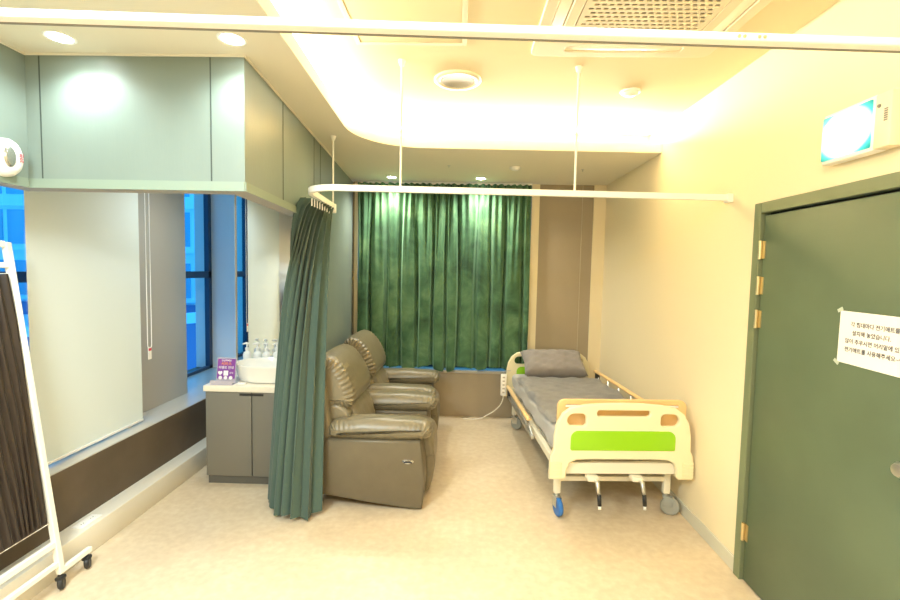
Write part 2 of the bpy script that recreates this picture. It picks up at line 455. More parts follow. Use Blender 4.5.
# ---------------------------------------------------------------- door
dr = bpy.data.objects.new('door_1', None); C.objects.link(dr); struct(dr, 'green painted door with a taped paper notice and brass hinges')
bm = bmesh.new(); fw = .055
add_box(bm, XR - .02, XR + .12, DY1 - fw, DY1, 0, DZ, .003); add_box(bm, XR - .02, XR + .12, DY0, DY0 + fw, 0, DZ, .003); add_box(bm, XR - .02, XR + .12, DY0 + fw, DY1 - fw, DZ - fw, DZ, .003)
from_bm('door_frame', bm, M['doorframe'], dr)
bm = bmesh.new()
add_box(bm, XR + .03, XR + .05, DY1 - fw - .02, DY1 - fw, 0, DZ - fw); add_box(bm, XR + .03, XR + .05, DY0 + fw, DY1 - fw, DZ - fw - .012, DZ - fw)
from_bm('door_gap', bm, M['gap'], dr)
LX = XR - .006
box('door_leaf', LX, LX + .04, DY0 + fw + .006, DY1 - fw - .014, .012, DZ - fw - .014, M['door'], dr, bev=.002)
for z in (1.79, 1.605, 1.43, .276):
    h = tube('hinge', [(LX - .012, DY1 - fw - .008, z - .048), (LX - .012, DY1 - fw - .008, z + .048)], .0085, M['brass'], dr, 10)
    box('hinge_leaf', LX - .004, LX + .001, DY1 - fw - .034, DY1 - fw - .010, z - .045, z + .045, M['brass'], h)
lathe('door_knob', [(.026, 0), (.026, .005), (.010, .008), (.010, .03), (.024, .038), (.028, .05), (.022, .062), (0, .065)], M['steel'], dr, (LX, DY0 + .086, 1.0), RY(-PI / 2), 24)

# paper notice: local u along -y (to the right as seen), v up
pn = thing('paper_notice', 'white sheet with four lines of handwritten style Korean text taped to the green door', 'notice', (LX - .0035, 1.79, 1.415))
PM = Matrix(((0, 0, -1, 0), (-1, 0, 0, 0), (0, 1, 0, 0), (0, 0, 0, 1)))   # plate u,v,w -> (-w, -u, v)
def wall_face(rot=0, du=0, dv=0, dw=0): return PM @ Matrix.Translation((du, dv, dw)) @ RZ(rot)
plate('sheet', [[(-.15, -.105), (.15, -.112), (.152, .102), (-.147, .105)]], .0008, M['paper'], pn, bev=.0001, mtx=wall_face(dw=0))
lines = ['각 침대마다 전기매트를', '설치해 놓았습니다.', '많이 추우시면 머리맡에 있는', '전기매트를 사용해주세요~^^']
for i, s in enumerate(lines):
    text_mesh('lettering', s, .0215, M['ink'], wall_face(-.01, .012 + (-.012 if i == 1 else 0), .052 - i * .034, .0012), pn)
for (u, v, a) in ((-.149, .108, .5), (-.152, -.107, -.6)):
    plate('tape', [rrect(-.014, .014, -.007, .007, .001)], .0008, M['tape'], pn, bev=.0001, mtx=wall_face(a, u, v, .001))

# exit sign (emergency luminaire)
es = thing('exit_sign', 'glowing white and teal emergency exit light box high on the cream wall', 'exit sign', (XR, 1.895, 2.225))
box('housing', -.055, -.002, -.105, .145, -.10, .105, M['plastic'], es, bev=.008)
box('side_module', -.06, -.002, -.175, -.107, -.098, .10, M['grille'], es, bev=.006)
sp = box('glow_panel', -.0, .006, -.118, .118, -.088, .088, M['sign'], es, bev=.004); sp.location = (-.062, .022, .002)
bm = bmesh.new()
for k in range(6): add_box(bm, -.062, -.059, -.162 + .0, -.148, -.005 + k * .008, -.001 + k * .008)
from_bm('vent_slots', bm, M['groove'], es)
lathe('test_button', [(0, .004), (.006, .004), (.007, 0)], M['groove'], es, (-.06, -.125, .055), RY(-PI / 2), 12)

# ---------------------------------------------------------------- curtain tracks
ct = thing('curtain_track', 'white aluminium curtain track crossing the room right in front of the camera', 'curtain track', (0, .934, 2.108)); ct.rotation_euler.z = .047
bm = bmesh.new(); add_box(bm, HX0 + .004, XR - .004, -.013, .013, 0, .016, .003); from_bm('track_profile', bm, M['rail_white'], ct)
bm = bmesh.new(); add_box(bm, HX0 + .01, XR - .01, .008, .014, -.0015, .0005); from_bm('track_slot', bm, M['groove'], ct)
for k, x in enumerate((.530, .541, .570, .581)):
    lathe('screw', [(0, .002), (.0028, .002), (.0035, 0)], M['amber_dot'], ct, (x, -.013, .008), RX(PI / 2), 12)

cr = thing('curtain_rail', 'white L-shaped curtain rail hung from thin ceiling rods between sofa and bed', 'curtain rail', (0, 0, 0))
rz = 2.105; pts = [(XR - .01, 2.785), (-.72, 2.66)]
for k in range(1, 10):
    a = .5 * PI * k / 9; pts.append((-.72 - .20 * math.sin(a), 2.66 + .20 * (1 - math.cos(a))))
pts.append((-.955, 3.46))
bm = bmesh.new()
def sweep(bm, pts, w, z0, z1):
    L = []
    for i, p in enumerate(pts):
        d = Vector(pts[min(i + 1, len(pts) - 1)]) - Vector(pts[max(i - 1, 0)]); d.normalize(); n = Vector((-d.y, d.x)) * w / 2
        L.append([bm.verts.new((p[0] + s * n.x, p[1] + s * n.y, z)) for s, z in ((1, z0), (-1, z0), (-1, z1), (1, z1))])
    for a, b in zip(L, L[1:]):
        for k in range(4): bm.faces.new((a[k], a[(k + 1) % 4], b[(k + 1) % 4], b[k]))
    bm.faces.new(L[0]); bm.faces.new(L[-1][::-1])
sweep(bm, pts, .028, rz - .014, rz + .020)
from_bm('rail', bm, M['rail_white'], cr)
rods = [(-.355, 2.673, ZH), (.645, 2.733, ZH), (-.953, 3.44, ZL)]
for x, y, z in rods:
    rd = tube('hanger_rod', [(x, y, rz + .015), (x, y, z - .02)], .0065, M['rail_white'], cr)
    tube('ceiling_cup', [(x, y, z - .032), (x, y, z - .001)], [.012, .022], M['rail_white'], rd, 14)
bm = bmesh.new(); add_box(bm, -.003 + XR - .03, XR - .001, 2.76, 2.81, rz - .025, rz + .025, .004); from_bm('wall_flange', bm, M['rail_white'], cr)
bm = bmesh.new(); add_box(bm, -.972, -.935, 3.45, 3.475, rz - .045, rz + .022, .004); from_bm('end_stop', bm, M['rail_white'], cr)

# ---------------------------------------------------------------- hanging privacy curtain (bunched)
def drape(name, top, bot, z0, z1, folds, amp0, amp1, m, parent=None, nu=None, nv=40, ease=1.0, seed=1, zwave=0.0, waist=None):
    rnd = random.Random(seed); nu = nu or folds * 12
    ph = [rnd.uniform(-.35, .35) for _ in range(folds + 2)]; am = [rnd.uniform(.75, 1.2) for _ in range(folds + 2)]
    def along(P, t):
        L = [0]
        for a, b in zip(P, P[1:]): L.append(L[-1] + math.dist(a, b))
        s = t * L[-1]
        for i in range(len(P) - 1):
            if s <= L[i + 1] + 1e-9:
                q = (s - L[i]) / max(1e-9, L[i + 1] - L[i]); a, b = P[i], P[i + 1]
                return Vector((a[0] + (b[0] - a[0]) * q, a[1] + (b[1] - a[1]) * q))
        return Vector(P[-1])
    bm = bmesh.new(); G = []
    for j in range(nv + 1):
        v = j / nv; e = v ** ease; row = []
        for i in range(nu + 1):
            t = i / nu
            p = along(top, t).lerp(along(bot, t), e)
            d = (along(top, min(1, t + .02)).lerp(along(bot, min(1, t + .02)), e) - along(top, max(0, t - .02)).lerp(along(bot, max(0, t - .02)), e)).normalized()
            n = Vector((-d.y, d.x)); k = t * folds; q = int(k); fr = k - q
            pq = ph[q] * (1 - fr) + ph[q + 1] * fr; aq = am[q] * (1 - fr) + am[q + 1] * fr
            a = (amp0 + (amp1 - amp0) * v) * aq
            w = math.sin(2 * PI * k + pq * (1 + v)); w = math.copysign(abs(w) ** .75, w)
            tg = .25 * a * math.sin(4 * PI * k + 1.0)
            z = z1 + (z0 - z1) * v + (zwave * math.sin(2 * PI * k * .37 + 2) * v)
            row.append(bm.verts.new((p.x + n.x * a * w + d.x * tg, p.y + n.y * a * w + d.y * tg, z)))
        G.append(row)
    for j in range(nv):
        for i in range(nu): bm.faces.new((G[j][i], G[j][i + 1], G[j + 1][i + 1], G[j + 1][i]))
    return from_bm(name, bm, m, parent, smooth=True)
pc = thing('privacy_curtain', 'dusty green pleated privacy curtain bunched beside the sink, hanging almost to the floor', 'curtain', (-.95, 3.15, 0))
def rel(P, o): return [(x - o[0], y - o[1]) for x, y in P]
o_ = (-.95, 3.15)
drape('curtain_panel', rel([(-.985, 2.91), (-.96, 3.05), (-.965, 3.40)], o_), rel([(-1.32, 3.22), (-1.21, 2.98), (-1.02, 2.90), (-.93, 2.95), (-.935, 3.0)], o_), .03, 2.09, 8, .034, .04, M['curtain'], pc, ease=.5, seed=4, zwave=.012)
for k in range(9): tube('glider', [(-.945 - o_[0] + .0, 2.93 + k * .055 - o_[1], 2.04), (-.945 - o_[0], 2.93 + k * .055 - o_[1], 2.088)], .004, M['rail_white'], pc, 6)

# ---------------------------------------------------------------- velvet window curtain
vc = thing('velvet_curtain', 'dark green crushed velvet curtain covering the back window in deep pleats', 'curtain', (-.2, YB - .0, 0))
def velvet():
    bm = bmesh.new(); nu, nv = 620, 40; G = []; rnd = random.Random(3)
    cen = []; x = 0
    while x < 1: cen.append(x); x += rnd.uniform(.07, .11)
    cen.append(1.0)
    def ridge(t):
        for a, b in zip(cen, cen[1:]):
            if t <= b + 1e-9:
                q = (t - a) / (b - a); e = min(1, min(q, 1 - q) / .20); return .85 * e * e * (3 - 2 * e) + .15 * math.sin(PI * q)
        return 0
    hem = [rnd.uniform(-.02, .02) for _ in range(len(cen) + 1)]
    for j in range(nv + 1):
        v = j / nv; row = []
        for i in range(nu + 1):
            t = i / nu
            r1 = ridge(t); r2 = .5 + .5 * math.sin(t * 2 * PI * 27 + 1.2 * math.sin(t * 15))
            w = (1 - min(1, v * 1.7)) ** 1.2 * .6; d = .10 * (r1 * (1 - w) + r2 * w) + .006 * math.sin(t * 40 + v * 7)
            z = 2.595 - v * (2.595 - .575) + v * (.018 * math.sin(t * 33) + (-.03 if .45 < t < .60 else 0) * r1 - .02 * (.2 < t < .3))
            row.append(bm.verts.new((-.957 + 1.914 * t + .008 * math.sin(v * 5 + t * 30), -.005 - d, z)))
        G.append(row)
    for j in range(nv):
        for i in range(nu): bm.faces.new((G[j][i], G[j][i + 1], G[j + 1][i + 1], G[j + 1][i]))
    return from_bm('curtain_panel', bm, M['velvet'], vc, smooth=True)
velvet()
box('curtain_track', -.955, .955, -.055, -.02, 2.592, 2.614, M['rail_white'], vc)

# ---------------------------------------------------------------- recliners (face +x)
def recliner(label):
    r = thing('recliner_armchair', label, 'armchair', (-.62, 3.535, 0), 'leather recliners along the green wall')
    W = .445; A = .215                                  # half width, arm width
    X = lambda x: x + .62
    for s in (-1, 1):
        yo, yi = (-W, -W + A) if s < 0 else (W - A, W)
        prof = [(X(-.255), .485), (X(-.235), .38), (X(-.215), .2), (X(-.235), .012), (X(-.30), .008), (X(-.60), .045), (X(-.86), .085), (X(-.985), .10), (X(-.955), .30), (X(-.90), .485)]
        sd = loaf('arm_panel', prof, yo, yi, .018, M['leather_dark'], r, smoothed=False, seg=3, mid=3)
        pad = [(X(-.90), .50), (X(-.885), .575), (X(-.83), .607), (X(-.70), .616), (X(-.45), .618), (X(-.27), .61), (X(-.195), .585), (X(-.175), .54), (X(-.20), .495), (X(-.30), .475), (X(-.60), .472), (X(-.84), .475)]
        loaf('arm_pad', pad, yo - (.006 if s < 0 else .012), yi + (.012 if s < 0 else .006), .075, M['leather'], r, gather=.010, gfreq=170, wr=.0035, seed=s + 3, n=14)
    seat = [(X(-.90), .30), (X(-.90), .44), (X(-.72), .455), (X(-.45), .465), (X(-.27), .46), (X(-.19), .42), (X(-.17), .35), (X(-.20), .29), (X(-.5), .28)]
    loaf('seat_cushion', seat, -W + A - .01, W - A + .01, .03, M['leather'], r, gather=.004, gfreq=90, wr=.003)
    foot = [(X(-.26), .33), (X(-.19), .34), (X(-.165), .30), (X(-.165), .20), (X(-.185), .10), (X(-.215), .03), (X(-.28), .03)]
    loaf('footrest', foot, -W + A + .002, W - A - .002, .02, M['leather'], r, wr=.002)
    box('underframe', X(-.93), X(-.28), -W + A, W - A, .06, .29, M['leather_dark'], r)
    shell = [(X(-.985), .13), (X(-1.03), .45), (X(-1.065), .80), (X(-1.045), .93), (X(-.99), .955), (X(-.94), .90), (X(-.90), .70), (X(-.86), .45), (X(-.84), .20), (X(-.90), .12)]
    loaf('back_shell', shell, -W + .035, W - .035, .03, M['leather'], r, wr=.002)
    lum = [(X(-.93), .44), (X(-.925), .62), (X(-.89), .70), (X(-.81), .72), (X(-.745), .66), (X(-.70), .56), (X(-.68), .46), (X(-.72), .42), (X(-.85), .42)]
    loaf('lumbar_cushion', lum, -W + .19, W - .19, .05, M['leather'], r, gather=.006, gfreq=80, wr=.004, seed=2)
    for s in (-1, 1):     # side wings of the lumbar part, running out over the arms
        wing = [(X(-.95), .58), (X(-.93), .67), (X(-.86), .70), (X(-.79), .665), (X(-.76), .62), (X(-.79), .585)]
        y0, y1 = sorted((s * (W - .215), s * (W - .10)))
        loaf('back_wing', wing, y0, y1, .03, M['leather'], r)
    up = [(X(-.985), .70), (X(-1.035), .86), (X(-1.045), .96), (X(-.99), 1.025), (X(-.90), 1.015), (X(-.825), .95), (X(-.77), .85), (X(-.735), .75), (X(-.745), .685), (X(-.80), .655), (X(-.88), .655), (X(-.94), .66)]
    loaf('head_cushion', up, -W + .10, W - .10, .06, M['leather'], r, gather=.022, gfreq=165, wr=.004, seed=5, n=14)
    lv = lathe('recline_lever', [(0, .014), (.030, .012), (.040, .004), (.042, 0)], M['chrome'], r, (X(-.335), -W - .0, .345), RX(PI / 2), 24, 1.0, .42)
    tube('lever_grip', [(X(-.36), -W - .018, .345), (X(-.335), -W - .024, .35), (X(-.305), -W - .018, .345)], .006, M['black'], lv, 8)
    return r
r1 = recliner('olive leather recliner armchair nearer the camera, its chrome side lever in view')
r2 = dup(r1, (-.64, 4.455, 0), 'olive leather recliner armchair next to the back window, partly behind the nearer one')
r1.scale = (1, 1, 1)

# ---------------------------------------------------------------- hospital bed
BED = Matrix.Translation((1.085, 2.99, 0)) @ RZ(math.radians(3.2))
bed = thing('hospital_bed', 'adjustable hospital bed with cream end boards and lime green inserts, on casters', 'bed', (1.075, 3.0, 0))
BR = math.radians(3.2); bed.rotation_euler.z = BR
BL = 2.0; T = .035
def endboard(y, flip):
    out = []
    hw = .455
    # body outline with lobes (skirts) at both lower corners
    L = [(-.475, .31), (-.475, .42), (-.468, .47), (-.452, .50), (-.450, .60), (-.435, .68), (-.40, .745), (-.345, .785), (-.26, .803), (-.13, .812), (0, .815)]
    body = L + [(-x, z) for x, z in L[:-1][::-1]]
    arch = [(.475, .31), (.38, .31), (.365, .325), (.365, .375), (.345, .42), (.30, .44), (.20, .444), (-.20, .444), (-.30, .44), (-.345, .42), (-.365, .375), (-.365, .325), (-.38, .31)]
    out = body + arch[1:]
    h1 = rrect(-.368, -.245, .665, .745, [.035, .02, .03, .045]); h2 = [(-x, z) for x, z in h1][::-1]; h3 = rrect(-.175, .175, .728, .768, .018)
    return [out, h1, h3, h2]
for nm, y in (('foot_board', 0.0), ('head_board', BL)):
    mt = Matrix.Translation((0, y, 0)) @ XZ
    b = plate(nm, endboard(y, False), T, M['bed_cream'], bed, bev=.008, mtx=mt)
    s = -1 if y == 0 else 1
    for q in ((-1, 1) if y else (-1,)):
        mt2 = Matrix.Translation((0, y + q * (T / 2 + .0015), 0)) @ XZ
        plate('green_insert', [rrect(-.345, .345, .505, .635, [.012, .012, .05, .05])], .005, M['lime'], b, bev=.0015, mtx=mt2)
    for sx in (-1, 1):
        bm = bmesh.new()
        for k in range(5): add_box(bm, min(sx * .40, sx * .474), max(sx * .40, sx * .474), y + s * (T / 2), y + s * (T / 2 + .004), .325 + k * .022, .337 + k * .022, .0015)
        from_bm('grip_ribs', bm, M['bed_cream'], b)
# frame
bm = bmesh.new()
for sx in (-1, 1): add_box(bm, sx * .40 - .02, sx * .40 + .02, .03, BL - .02, .335, .385, .004)
for y in (.045, BL - .05): add_box(bm, -.40, .40, y - .02, y + .02, .33, .405, .004)
for k in range(6): add_box(bm, -.39, .39, .25 + k * .3, .28 + k * .3, .34, .37)
from_bm('bed_frame', bm, M['frame_cream'], bed)
bm = bmesh.new()
for k in range(9):
    add_box(bm, -.385, .385, .10 + k * .205, .27 + k * .205, .395, .41, .003)
from_bm('sleeping_deck', bm, M['steel'], bed)
bm = bmesh.new()
for y in (.14, BL - .14): add_box(bm, -.38, .38, y - .015, y + .015, .235, .268, .003)
for sx in (-1, 1): add_box(bm, sx * .30 - .012, sx * .30 + .012, .14, BL - .14, .24, .262, .003)
from_bm('lower_frame', bm, M['frame_cream'], bed)
for sx in (-1, 1):
    for y in (.14, BL - .14):
        lg = box('bed_leg', sx * .38 - .022, sx * .38 + .022, y - .02, y + .02, .15, .34, M['frame_cream'], bed, bev=.004)
        wheelm = M['blue'] if (sx < 0 and y < 1) else M['grey_wheel']
        # caster: fork + wheel
        ang = {(-1, 0): .15, (1, 0): 1.1, (-1, 1): .9, (1, 1): .5}[(sx, int(y > 1))]
        cxp, cyp = sx * .38, y
        Rm = Matrix.Translation((cxp, cyp, 0)) @ RZ(ang)
        bm = bmesh.new(); t = bmesh.new()
        for q in (-1, 1): add_box(t, q * .021 - .002, q * .021 + .002, -.045, .012, .06, .125, .001)
        add_box(t, -.023, .023, -.03, .02, .122, .132, .002); add_tube(t, [(0, 0, .13), (0, 0, .165)], .014, 12)
        merge(bm, t, Rm); fk = from_bm('caster_fork', bm, M['steel'] if sx < 0 else M['grey_wheel'], bed, smooth=True, angle=.6)
        bm = bmesh.new(); add_lathe(bm, [(0, -.016), (.045, -.017), (.055, -.016), (.062, -.008), (.062, .008), (.055, .016), (.045, .017), (0, .016)], 28, Rm @ Matrix.Translation((0, -.03, .062)) @ RY(PI / 2))
        from_bm('caster_wheel', bm, wheelm, bed, smooth=True, angle=.6)
# cranks under the foot board
for x in (-.175, .12):
    cm = bmesh.new(); add_tube(cm, [(x, .22, .315), (x, .02, .315), (x + .005, -.05, .305)], .011, 10); add_box(cm, x - .045, x + .03, -.02, .05, .295, .325, .006)
    ck = from_bm('crank', cm, M['frame_cream'], bed, smooth=True, angle=.6)
    bm = bmesh.new(); add_tube(bm, [(x + .005, -.045, .315), (x + .012, -.055, .25), (x + .016, -.06, .23)], [.015, .012, .011], 10); from_bm('crank_arm', bm, M['steel'], ck, smooth=True)
    bm = bmesh.new(); add_tube(bm, [(x + .016, -.06, .23), (x + .020, -.065, .16)], .013, 12); from_bm('crank_grip', bm, M['black'], ck, smooth=True)
    bm = bmesh.new(); add_tube(bm, [(x + .020, -.065, .16), (x + .021, -.066, .135)], .010, 10); from_bm('crank_tip', bm, M['plastic'], ck, smooth=True)
# side rails: left folded down, right raised against the wall
def side_rail(sx, z, y0, y1, fold, xo):
    x = sx * xo
    top = loaf('side_rail', [(x - .016, z - .012), (x - .018, z + .004), (x, z + .014), (x + .018, z + .004), (x + .016, z - .012)], y0, y1, .02, M['tan'], bed, seg=3, mid=4, n=3)
    bm = bmesh.new(); n = 5
    for k in range(n):
        y = y0 + .1 + (y1 - y0 - .2) * k / (n - 1)
        if fold: add_tube(bm, [(x, y, z - .01), (x + .004, y - .22, z - .085)], .008, 8)
        else: add_tube(bm, [(x, y, z - .01), (x, y - .07, z - .22)], .008, 8)
    zz = z - (.09 if fold else .23)
    add_box(bm, x - .012, x + .012, y0 - .15, y1 - .05, zz - .015, zz + .012, .003)
    from_bm('rail_posts', bm, M['steel'], top, smooth=True, angle=.6)
    bm = bmesh.new(); add_box(bm, x - .014, x + .014, y1 - .12, y1 - .05, z - .11, z - .012, .004); from_bm('rail_latch', bm, M['black'], top)
side_rail(-1, .455, .75, 1.86, True, .455)
side_rail(1, .645, .55, 1.80, False, .44)
# stowed overbed board behind the foot board
ob = tag(plate('overbed_table', [rrect(-.415, .455, .555, .818, [.03, .03, .05, .05]), rrect(-.36, -.23, .762, .782, .008), rrect(.27, .40, .762, .782, .008)], .024, M['tan'], None, bev=.006, mtx=Matrix.Translation((0, .075, 0)) @ XZ),
         'tan plastic overbed board stowed upright just behind the foot board of the bed', 'overbed board')
place(ob, (1.075, 3.0, 0), (0, 0, BR))
for a_ in (-.36, .28): box('handle_bar', a_, a_ + .12, .064, .086, .766, .779, M['plastic'], ob, bev=.003)
# mattress
def mattress():
    bm = bmesh.new(); nx, ny = 26, 60; rnd = random.Random(5)
    X0, X1, Y0, Y1, Z0, Z1 = -.40, .395, .12, BL - .04, .41, .575; r = .045
    def zt(x, y):
        return Z1 + .006 * math.sin(y * 9 + x * 5) * math.sin(x * 11 + 1) + .004 * math.sin(y * 37 + x * 14) + .003 * math.sin(y * 61 - x * 23)
    t = bmesh.new(); add_box(t, X0, X1, Y0, Y1, Z0, Z1)
    bmesh.ops.subdivide_edges(t, edges=t.edges[:], cuts=28, use_grid_fill=True)
    for v in t.verts:
        p = v.co; c = Vector((min(max(p.x, X0 + r), X1 - r), min(max(p.y, Y0 + r), Y1 - r), min(max(p.z, Z0 + r), Z1 - r))); d = p - c
        if d.length > r: v.co = c + d.normalized() * r
        if v.co.z > Z0 + .1: v.co.z += zt(v.co.x, v.co.y) - Z1
        v.co.x += .006 * math.sin(v.co.y * 14 + v.co.z * 30) * (1 if abs(v.co.x) > .35 else 0)
    merge(bm, t); return from_bm('mattress', bm, M['sheet'], None, smooth=True)
mt_ = tag(mattress(), 'mattress in a wrinkled grey fitted sheet lying on the hospital bed', 'mattress'); place(mt_, (1.075, 3.0, 0), (0, 0, BR))
# grey duvet lying over the mattress
def duvet():
    bm = bmesh.new(); nu, nv = 60, 90; G = []
    for j in range(nv + 1):
        v = j / nv; row = []; y = .30 + v * (1.62 - .30)
        for i in range(nu + 1):
            u = i / nu; s = -1 + 2 * u
            x = s * (.405 + .012 * math.sin(y * 13)); e = min(1, (1 - abs(s)) / .12); e2 = min(1, v / .06, (1 - v) / .04)
            edge = math.sqrt(max(0, 1 - (1 - e) ** 2)) * math.sqrt(max(0, 1 - (1 - e2) ** 2))
            z = .583 + .035 * edge + .010 * edge * (math.sin(y * 8 + x * 6) * math.sin(x * 9 + 2)) + .005 * edge * math.sin(y * 26 + x * 31) + .004 * edge * math.sin(y * 55 - x * 18)
            row.append(bm.verts.new((x, y, z)))
        G.append(row)
    for j in range(nv):
        for i in range(nu): bm.faces.new((G[j][i], G[j][i + 1], G[j + 1][i + 1], G[j + 1][i]))
    bmesh.ops.solidify(bm, geom=bm.faces[:], thickness=.012)
    return from_bm('blanket', bm, M['sheet'], None, smooth=True)
dv = tag(duvet(), 'rumpled grey quilt spread flat over the mattress', 'blanket'); place(dv, (1.075, 3.0, 0), (0, 0, BR))
def pillow():
    bm = bmesh.new(); t = bmesh.new(); bmesh.ops.create_cube(t, size=2); bmesh.ops.subdivide_edges(t, edges=t.edges[:], cuts=22, use_grid_fill=True)
    for v in t.verts:
        x, y, z = v.co; a = (1 - abs(x) ** 5) * (1 - abs(y) ** 5); a = max(a, 0) ** .42
        px = .315 * x * (1 - .05 * (1 - abs(y)) ** .5 * abs(x) ** 6) * (1 + .03 * abs(y)); py = .17 * y * (1 + .02 * abs(x) ** 3)
        pz = .085 * z * a
        pz += .010 * math.sin(x * 7 + y * 5) * math.sin(y * 6 + 1) * a + .005 * math.sin(x * 19 - y * 13) * a
        v.co = Vector((px, py, pz))
    bmesh.ops.remove_doubles(t, verts=t.verts, dist=.0005)
    merge(bm, t); return from_bm('pillow', bm, M['pillow'], None, smooth=True)
pl = tag(pillow(), 'plump dark grey pillow propped against the head board of the bed', 'pillow')
pl.matrix_world = Matrix.Translation((1.075, 3.0, 0)) @ RZ(BR) @ Matrix.Translation((.0, 1.79, .712)) @ RX(math.radians(32))
# multi-socket box hanging at the head end
ps = thing('hanging_socket_box', 'slim white socket box with a cable, hanging beside the bed head', 'power strip', (.478, 4.90, .45))
box('casing', -.03, .03, -.02, .02, -.115, .115, M['plastic'], ps, bev=.008)
for k in range(5): box('socket', -.012, .012, -.0215, -.0195, -.085 + k * .04, -.07 + k * .04, M['taupe_grey'], ps)
cab = [(0, 0, -.115), (-.004, .0, -.16), (-.03, .03, -.235), (-.09, .08, -.315), (-.16, .13, -.375), (-.22, .16, -.42), (-.30, .19, -.444), (-.42, .20, -.444)]
cs = [Vector(p) for p in cab]; P = []
for i in range(len(cs) - 1):
    p0 = cs[max(0, i - 1)]; p1 = cs[i]; p2 = cs[i + 1]; p3 = cs[min(len(cs) - 1, i + 2)]
    for k in range(5):
        t = k / 5; P.append(.5 * ((2 * p1) + (-p0 + p2) * t + (2 * p0 - 5 * p1 + 4 * p2 - p3) * t * t + (-p0 + 3 * p1 - 3 * p2 + p3) * t ** 3))
P.append(cs[-1]); tube('cable', P, .006, M['cable'], ps, 8)
tube('hanging_hook', [(0, 0, .113), (0, 0, .14), (.04, .01, .15), (.075, .02, .15)], .004, M['steel'], ps, 8)

# ---------------------------------------------------------------- vanity
vx0, vx1, vy0, vy1 = -1.90, -1.29, 3.40, 4.135
va = thing('vanity_cabinet', 'low grey vanity cabinet with a cream worktop, beside the green curtain', 'cabinet', ((vx0 + vx1) / 2, 3.77, 0))
vcx, vcy = (vx0 + vx1) / 2, 3.77
bb = lambda n, a, b, c, d, e, f, m, p, **k: box(n, a - vcx, b - vcx, c - vcy, d - vcy, e, f, m, p, **k)
bb('carcass', vx0, vx1, vy0 + .02, vy1, .06, .712, M['vanity'], va)
bb('toe_kick', vx0 + .01, vx1, vy0 + .012, vy1, .0, .06, M['vanity_dark'], va)
bb('worktop', vx0 - .012, vx1, vy0 - .012, vy1, .712, .757, M['counter'], va, bev=.004)
for (a, b) in ((vx0, -1.552), (-1.547, vx1)):
    d = bb('cabinet_door', a + .001, b - .001, vy0, vy0 + .019, .063, .708 if a > -1.6 else .708, M['vanity'], va, bev=.0015)
bb('finger_pull', -1.64, -1.46, vy0 - .004, vy0 + .01, .684, .700, M['black'], va)
# basin
bs = thing('wash_basin', 'oval white ceramic vessel basin standing on the cream worktop', 'basin', (-1.50, 3.66, .757))
lathe('bowl', [(0, .004), (.20, .0), (.226, .006), (.240, .045), (.252, .118), (.256, .128), (.253, .135), (.246, .133), (.235, .105), (.20, .045), (.12, .022), (0, .018)], M['ceramic'], bs, n=48, sx=1.12, sy=.82)
lathe('drain', [(0, .024), (.02, .024), (.022, .020)], M['chrome'], bs)
fc = thing('basin_faucet', 'tall chrome faucet behind the white basin', 'faucet', (-1.52, 4.03, .757))
lathe('faucet_base', [(.024, 0), (.024, .01), (.018, .014), (.016, .20), (.019, .205), (.019, .23), (0, .232)], M['chrome'], fc, n=20)
tube('spout', [(0, 0, .17), (0, -.06, .19), (0, -.13, .18), (0, -.145, .155)], [.012, .011, .010, .010], M['chrome'], fc)
tube('lever', [(0, 0, .232), (0, .0, .245), (.0, -.05, .255)], .006, M['chrome'], fc)
# pump bottles
def bottle(loc, lab):
    b = thing('pump_bottle', lab, 'bottle', loc, 'white pump bottles in front of the mirror')
    lathe('bottle_body', [(0, 0), (.03, 0), (.033, .006), (.033, .125), (.028, .142), (.013, .152), (.013, .165), (0, .165)], M['plastic'], b, n=24)
    lathe('pump_collar', [(0, .164), (.016, .164), (.016, .182), (.006, .184), (.006, .215), (0, .215)], M['plastic'], b, n=16)
    tube('pump_nozzle', [(.012, .004, .218), (-.006, 0, .221), (-.035, -.012, .214)], [.009, .009, .005], M['plastic'], b, 8)
    return b
b0 = bottle((-1.87, 4.02, .757), 'white pump bottle at the left end of the row by the mirror')
dup(b0, (-1.785, 4.035, .757), 'white pump bottle second from the left in the row by the mirror', rz=.3)
dup(b0, (-1.70, 4.03, .757), 'white pump bottle third from the left in the row by the mirror', rz=-.2)
dup(b0, (-1.615, 4.04, .757), 'white pump bottle nearest the faucet, right end of the row', rz=.5)
# mirror
mr = thing('wall_mirror', 'tall frameless mirror on the wall above the sink, reflecting the blind', 'mirror', (-1.58, MY - .006, 1.6))
mx0, mx1 = -2.02 + 1.58, gx(MY) - .13 + 1.58
box('mirror_glass', mx0 + .012, mx1, -.004, .004, -.80, .985, M['mirror'], mr)
box('mirror_edge', mx0, mx0 + .012, -.008, .005, -.80, .985, M['taupe'], mr)
# acrylic sign
sg = thing('counter_sign', 'small purple printed card in a clear acrylic stand beside the basin', 'sign', (-1.785, 3.47, .757))
SGM = RX(math.radians(-10)) @ XZ
plate('card', [rrect(-.068, .068, .035, .185, .003)], .003, M['purple'], sg, bev=.0005, mtx=SGM)
FM = Matrix(((1, 0, 0, 0), (0, 0, -1, 0), (0, 1, 0, 0), (0, 0, 0, 1)))
def sgt(s, size, m, v, u=0): text_mesh('lettering', s, size, m, RX(math.radians(-10)) @ FM @ Matrix.Translation((u, v, .0035)), sg)
sgt('안녕하세요', .017, M['pale_print'], .172); sgt('서비스', .03, M['orange'], .147); sgt('이벤트 안내', .024, M['pale_print'], .118)
for u, w in ((-.045, .012), (.0, .0), (.045, .0)): pass
plate('print_panel', [rrect(-.018, .018, .058, .096, .003)], .001, M['pale_print'], sg, bev=.0002, mtx=RX(math.radians(-10)) @ Matrix.Translation((0, -.0025, 0)) @ XZ)
sgt('♥', .03, M['pale_print'], .075, -.043); sgt('문의', .016, M['pale_print'], .078, .043)
